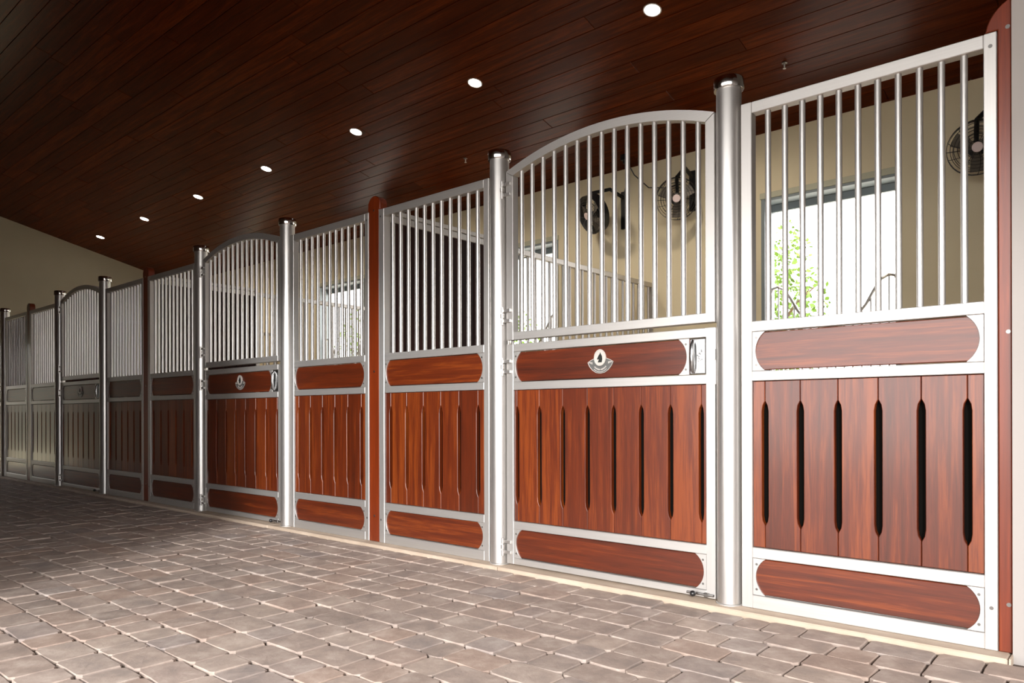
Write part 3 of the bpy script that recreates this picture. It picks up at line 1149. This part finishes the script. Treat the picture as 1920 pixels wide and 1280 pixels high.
# ---------------------------------------------------------------- fans
def make_fan(label, mount, head, face, cord=None):
    """mount: point on the back wall; head: centre of the cage; face: direction the grille looks"""
    t = thing('wall_fan', mount)
    tag(t, label, 'fan', 'black wall fans in the stalls')
    mo = Vector(mount)
    c = Vector(head) - mo
    f = Vector(face).normalized()
    u = f.cross(Vector((0, 0, 1))).normalized()
    w = u.cross(f).normalized()

    def P(a, b, d):
        return c + u * a + w * b + f * d
    # wall plate and arm
    MB().cbox(-0.035, 0.035, -0.035, -0.001, -0.24, 0.17, 0.004).build('wall_plate', M_BLACK, t)
    ar = MB()
    ar.tube([(0, -0.02, 0.10), (c.x * .35, c.y * .5 - .02, 0.17), P(0, 0.21, -0.07)], 0.020, 8)
    ar.tube([P(0, 0.215, -0.07), P(0, 0.12, -0.11), P(0, 0, -0.12)], 0.018, 8)
    ar.build('bracket', M_BLACK, t)
    R = 0.205
    n = 36

    def circ(r, d):
        return [P(r * math.cos(2 * PI * k / n), r * math.sin(2 * PI * k / n), d) for k in range(n)]
    # housing drum (thin rolled band)
    hs = MB()
    hs.ring([circ(R, 0.035), circ(R, -0.075)] , False, False)
    hs.ring([circ(R - 0.006, -0.075), circ(R - 0.006, 0.035)], False, False)
    hs.build('housing', M_BLACK, t)
    cg = MB()
    for r, d in ((R, 0.037), (0.180, 0.050), (0.155, 0.058), (0.130, 0.064), (0.105, 0.068), (0.080, 0.071), (0.055, 0.073)):
        cg.loop_tube(circ(r, d), 0.0022, 4)
    for k in range(10):
        a = 2 * PI * k / 10
        pts = []
        for r, d, tw in ((0.036, 0.074, 0), (0.080, 0.071, .06), (0.130, 0.064, .14), (0.180, 0.050, .24), (R, 0.037, .3)):
            pts.append(P(r * math.cos(a + tw), r * math.sin(a + tw), d))
        cg.tube(pts, 0.0022, 4)
    cg.build('front_cage', M_BLACKWIRE, t)
    rc = MB()
    for r, d in ((0.16, -0.085), (0.11, -0.092), (0.06, -0.096)):
        rc.loop_tube(circ(r, d), 0.0022, 4)
    for k in range(6):
        a = 2 * PI * k / 6
        rc.tube([P(0.04 * math.cos(a), 0.04 * math.sin(a), -0.098), P(R * math.cos(a), R * math.sin(a), -0.075)], 0.003, 4)
    rc.build('rear_cage', M_BLACKWIRE, t)
    mt = MB()
    mt.ring([[P(r * math.cos(2 * PI * k / 16), r * math.sin(2 * PI * k / 16), d) for k in range(16)] for r, d in ((0.045, -0.16), (0.060, -0.15), (0.060, -0.07), (0.03, -0.06), (0.03, 0.0))], True, True)
    mt.build('motor', M_BLACK, t)
    for k in range(3):
        a = 2 * PI * k / 3 + 0.5
        vs = []
        for r, wd, tw in ((0.03, 0.03, 0.02), (0.10, 0.055, 0.018), (0.185, 0.065, 0.010)):
            for s in (-1, 1):
                aa = a + s * wd / r * 0.8
                vs.append(P(r * math.cos(aa), r * math.sin(aa), -0.01 + s * tw))
        th = [Vector(p) - f * 0.003 for p in vs]
        m = MB()
        m.add(vs + th, [(0, 1, 3, 2), (2, 3, 5, 4), (6, 8, 9, 7), (8, 10, 11, 9), (0, 2, 8, 6), (2, 4, 10, 8), (1, 7, 9, 3), (3, 9, 11, 5), (4, 5, 11, 10), (0, 6, 7, 1)], False)
        m.build('blade', M_BLADE, t)
    hb = MB()
    hb.ring([[P(r * math.cos(2 * PI * k / 20), r * math.sin(2 * PI * k / 20), d) for k in range(20)] for r, d in ((0.038, 0.070), (0.038, 0.077), (0.032, 0.080))], True, True)
    hb.build('hub_badge', M_FANLOGO, t)
    if cord:
        MB().tube([Vector(p) - mo for p in cord], 0.006, 6).build('cord', M_BLACKWIRE, t)
    return t


def toward_cam(p, dx=0, dz=0):
    v = cam.matrix_world.translation - Vector(p)
    return v


h2 = (-3.14, 3.42, 3.01)
make_fan('black wall fan facing the aisle behind the nearest stall door, beside the partition', (-3.11, YB, 3.18), h2, (0.42, -0.86, -0.22),
         [(-3.80, 3.50, 3.60), (-3.74, 3.60, 3.42), (-3.60, 3.66, 3.27), (-3.36, 3.66, 3.22), (-3.16, 3.66, 3.24)])
h1 = (-4.12, 3.36, 3.02)
make_fan('black wall fan seen from its side, cage pointing away, through the nearest arched door', (-3.93, YB, 3.13), h1, (-0.38, -0.84, -0.40),
         [(-3.80, 3.50, 3.60), (-3.83, 3.60, 3.45), (-3.90, 3.68, 3.33), (-3.93, 3.69, 3.25)])
h3 = (-0.59, 3.46, 2.92)
make_fan('black wall fan at the edge of the panel next to the white wall', (-0.45, YB, 3.10), h3, (0.18, -0.94, -0.22))
make_fan('black wall fan seen through the middle stall door, beside the partition', (-3.11 - L, YB, 3.18), (-3.14 - L, 3.42, 3.01), (0.42, -0.86, -0.22))
make_fan('black wall fan turned away, seen through the middle stall door', (-3.93 - L, YB, 3.13), (-4.12 - L, 3.36, 3.02), (-0.38, -0.84, -0.40))

ob = thing('ceiling_outlet', (-3.79, 3.49, ceil_z(3.49) - 0.001))
tag(ob, 'small black power outlet box on the ceiling above the two fans', 'outlet')
MB().cbox(-0.035, 0.035, -0.035, 0.035, -0.05, 0.012, 0.004).build('box', M_BLACK, ob)
MB().tube([(0, 0, -0.05), (0, 0, -0.085)], 0.018, 10).build('plug', M_BLACK, ob)
for (hx, hy, lab) in ((-1.855, 2.868, 'small metal sprinkler on the ceiling above the panel next to the white wall'),
                      (-5.461, 2.787, 'small metal sprinkler on the ceiling left of the nearest hinge post')):
    s = thing('ceiling_sprinkler', (hx, hy, ceil_z(hy)))
    tag(s, lab, 'sprinkler', 'ceiling sprinklers')
    MB().lathe([(0.022, 0.004), (0.022, -0.004), (0.012, -0.006)], 0, 0, 14).build('escutcheon', M_DARKST, s)
    MB().lathe([(0.007, -0.004), (0.007, -0.035), (0.004, -0.04)], 0, 0, 10).lathe([(0.013, -0.044), (0.013, -0.047)], 0, 0, 12).tube([(0, 0, -.04), (0, 0, -.045)], .004, 6).build('nozzle', M_TUBE, s)

# ---------------------------------------------------------------- recessed ceiling lights
LX = [-2.50, -4.41, -6.24, -8.10, -9.93, -11.74, -13.56]
LL = ['nearest', 'second', 'third', 'fourth', 'fifth', 'sixth', 'farthest']
ang = math.atan(-SL)
dl = None
for i, x in enumerate(LX):
    if dl is None:
        dl = thing('recessed_light')
        n = 28
        rg = MB()
        rg.ring([[(r * math.cos(-2 * PI * k / n), r * math.sin(-2 * PI * k / n), z) for k in range(n)] for r, z in ((0.072, 0.002), (0.071, -0.003), (0.062, -0.004), (0.058, 0.001))], False, False)
        rg.build('trim_ring', M_TRIM, dl)
        MB().ring([[(r * math.cos(-2 * PI * k / n), r * math.sin(-2 * PI * k / n), z) for k in range(n)] for r, z in ((0.059, 0.0), (0.058, -0.002))], False, True).build('lamp_lens', M_LENS, dl)
        o = dl
    else:
        o = copy_tree(dl)
    o.location = (x, 1.848, ceil_z(1.848) + 0.0)
    o.rotation_euler = (ang, 0, 0)
    tag(o, '%s round recessed ceiling light in the row over the stalls, counted from the white wall' % LL[i], 'ceiling light', 'recessed ceiling lights')
    ld = bpy.data.lights.new('downlight', 'SPOT')
    ld.energy = 140
    ld.spot_size = math.radians(100)
    ld.spot_blend = 0.8
    ld.shadow_soft_size = 0.12
    ld.color = (1.0, 0.86, 0.68)
    lo = bpy.data.objects.new('downlight', ld)
    COL.objects.link(lo)
    lo.location = (x, 1.848, ceil_z(1.848) - 0.02)
    lo.rotation_euler = (math.radians(28), 0, 0)      # beam tilt added to brighten the back wall
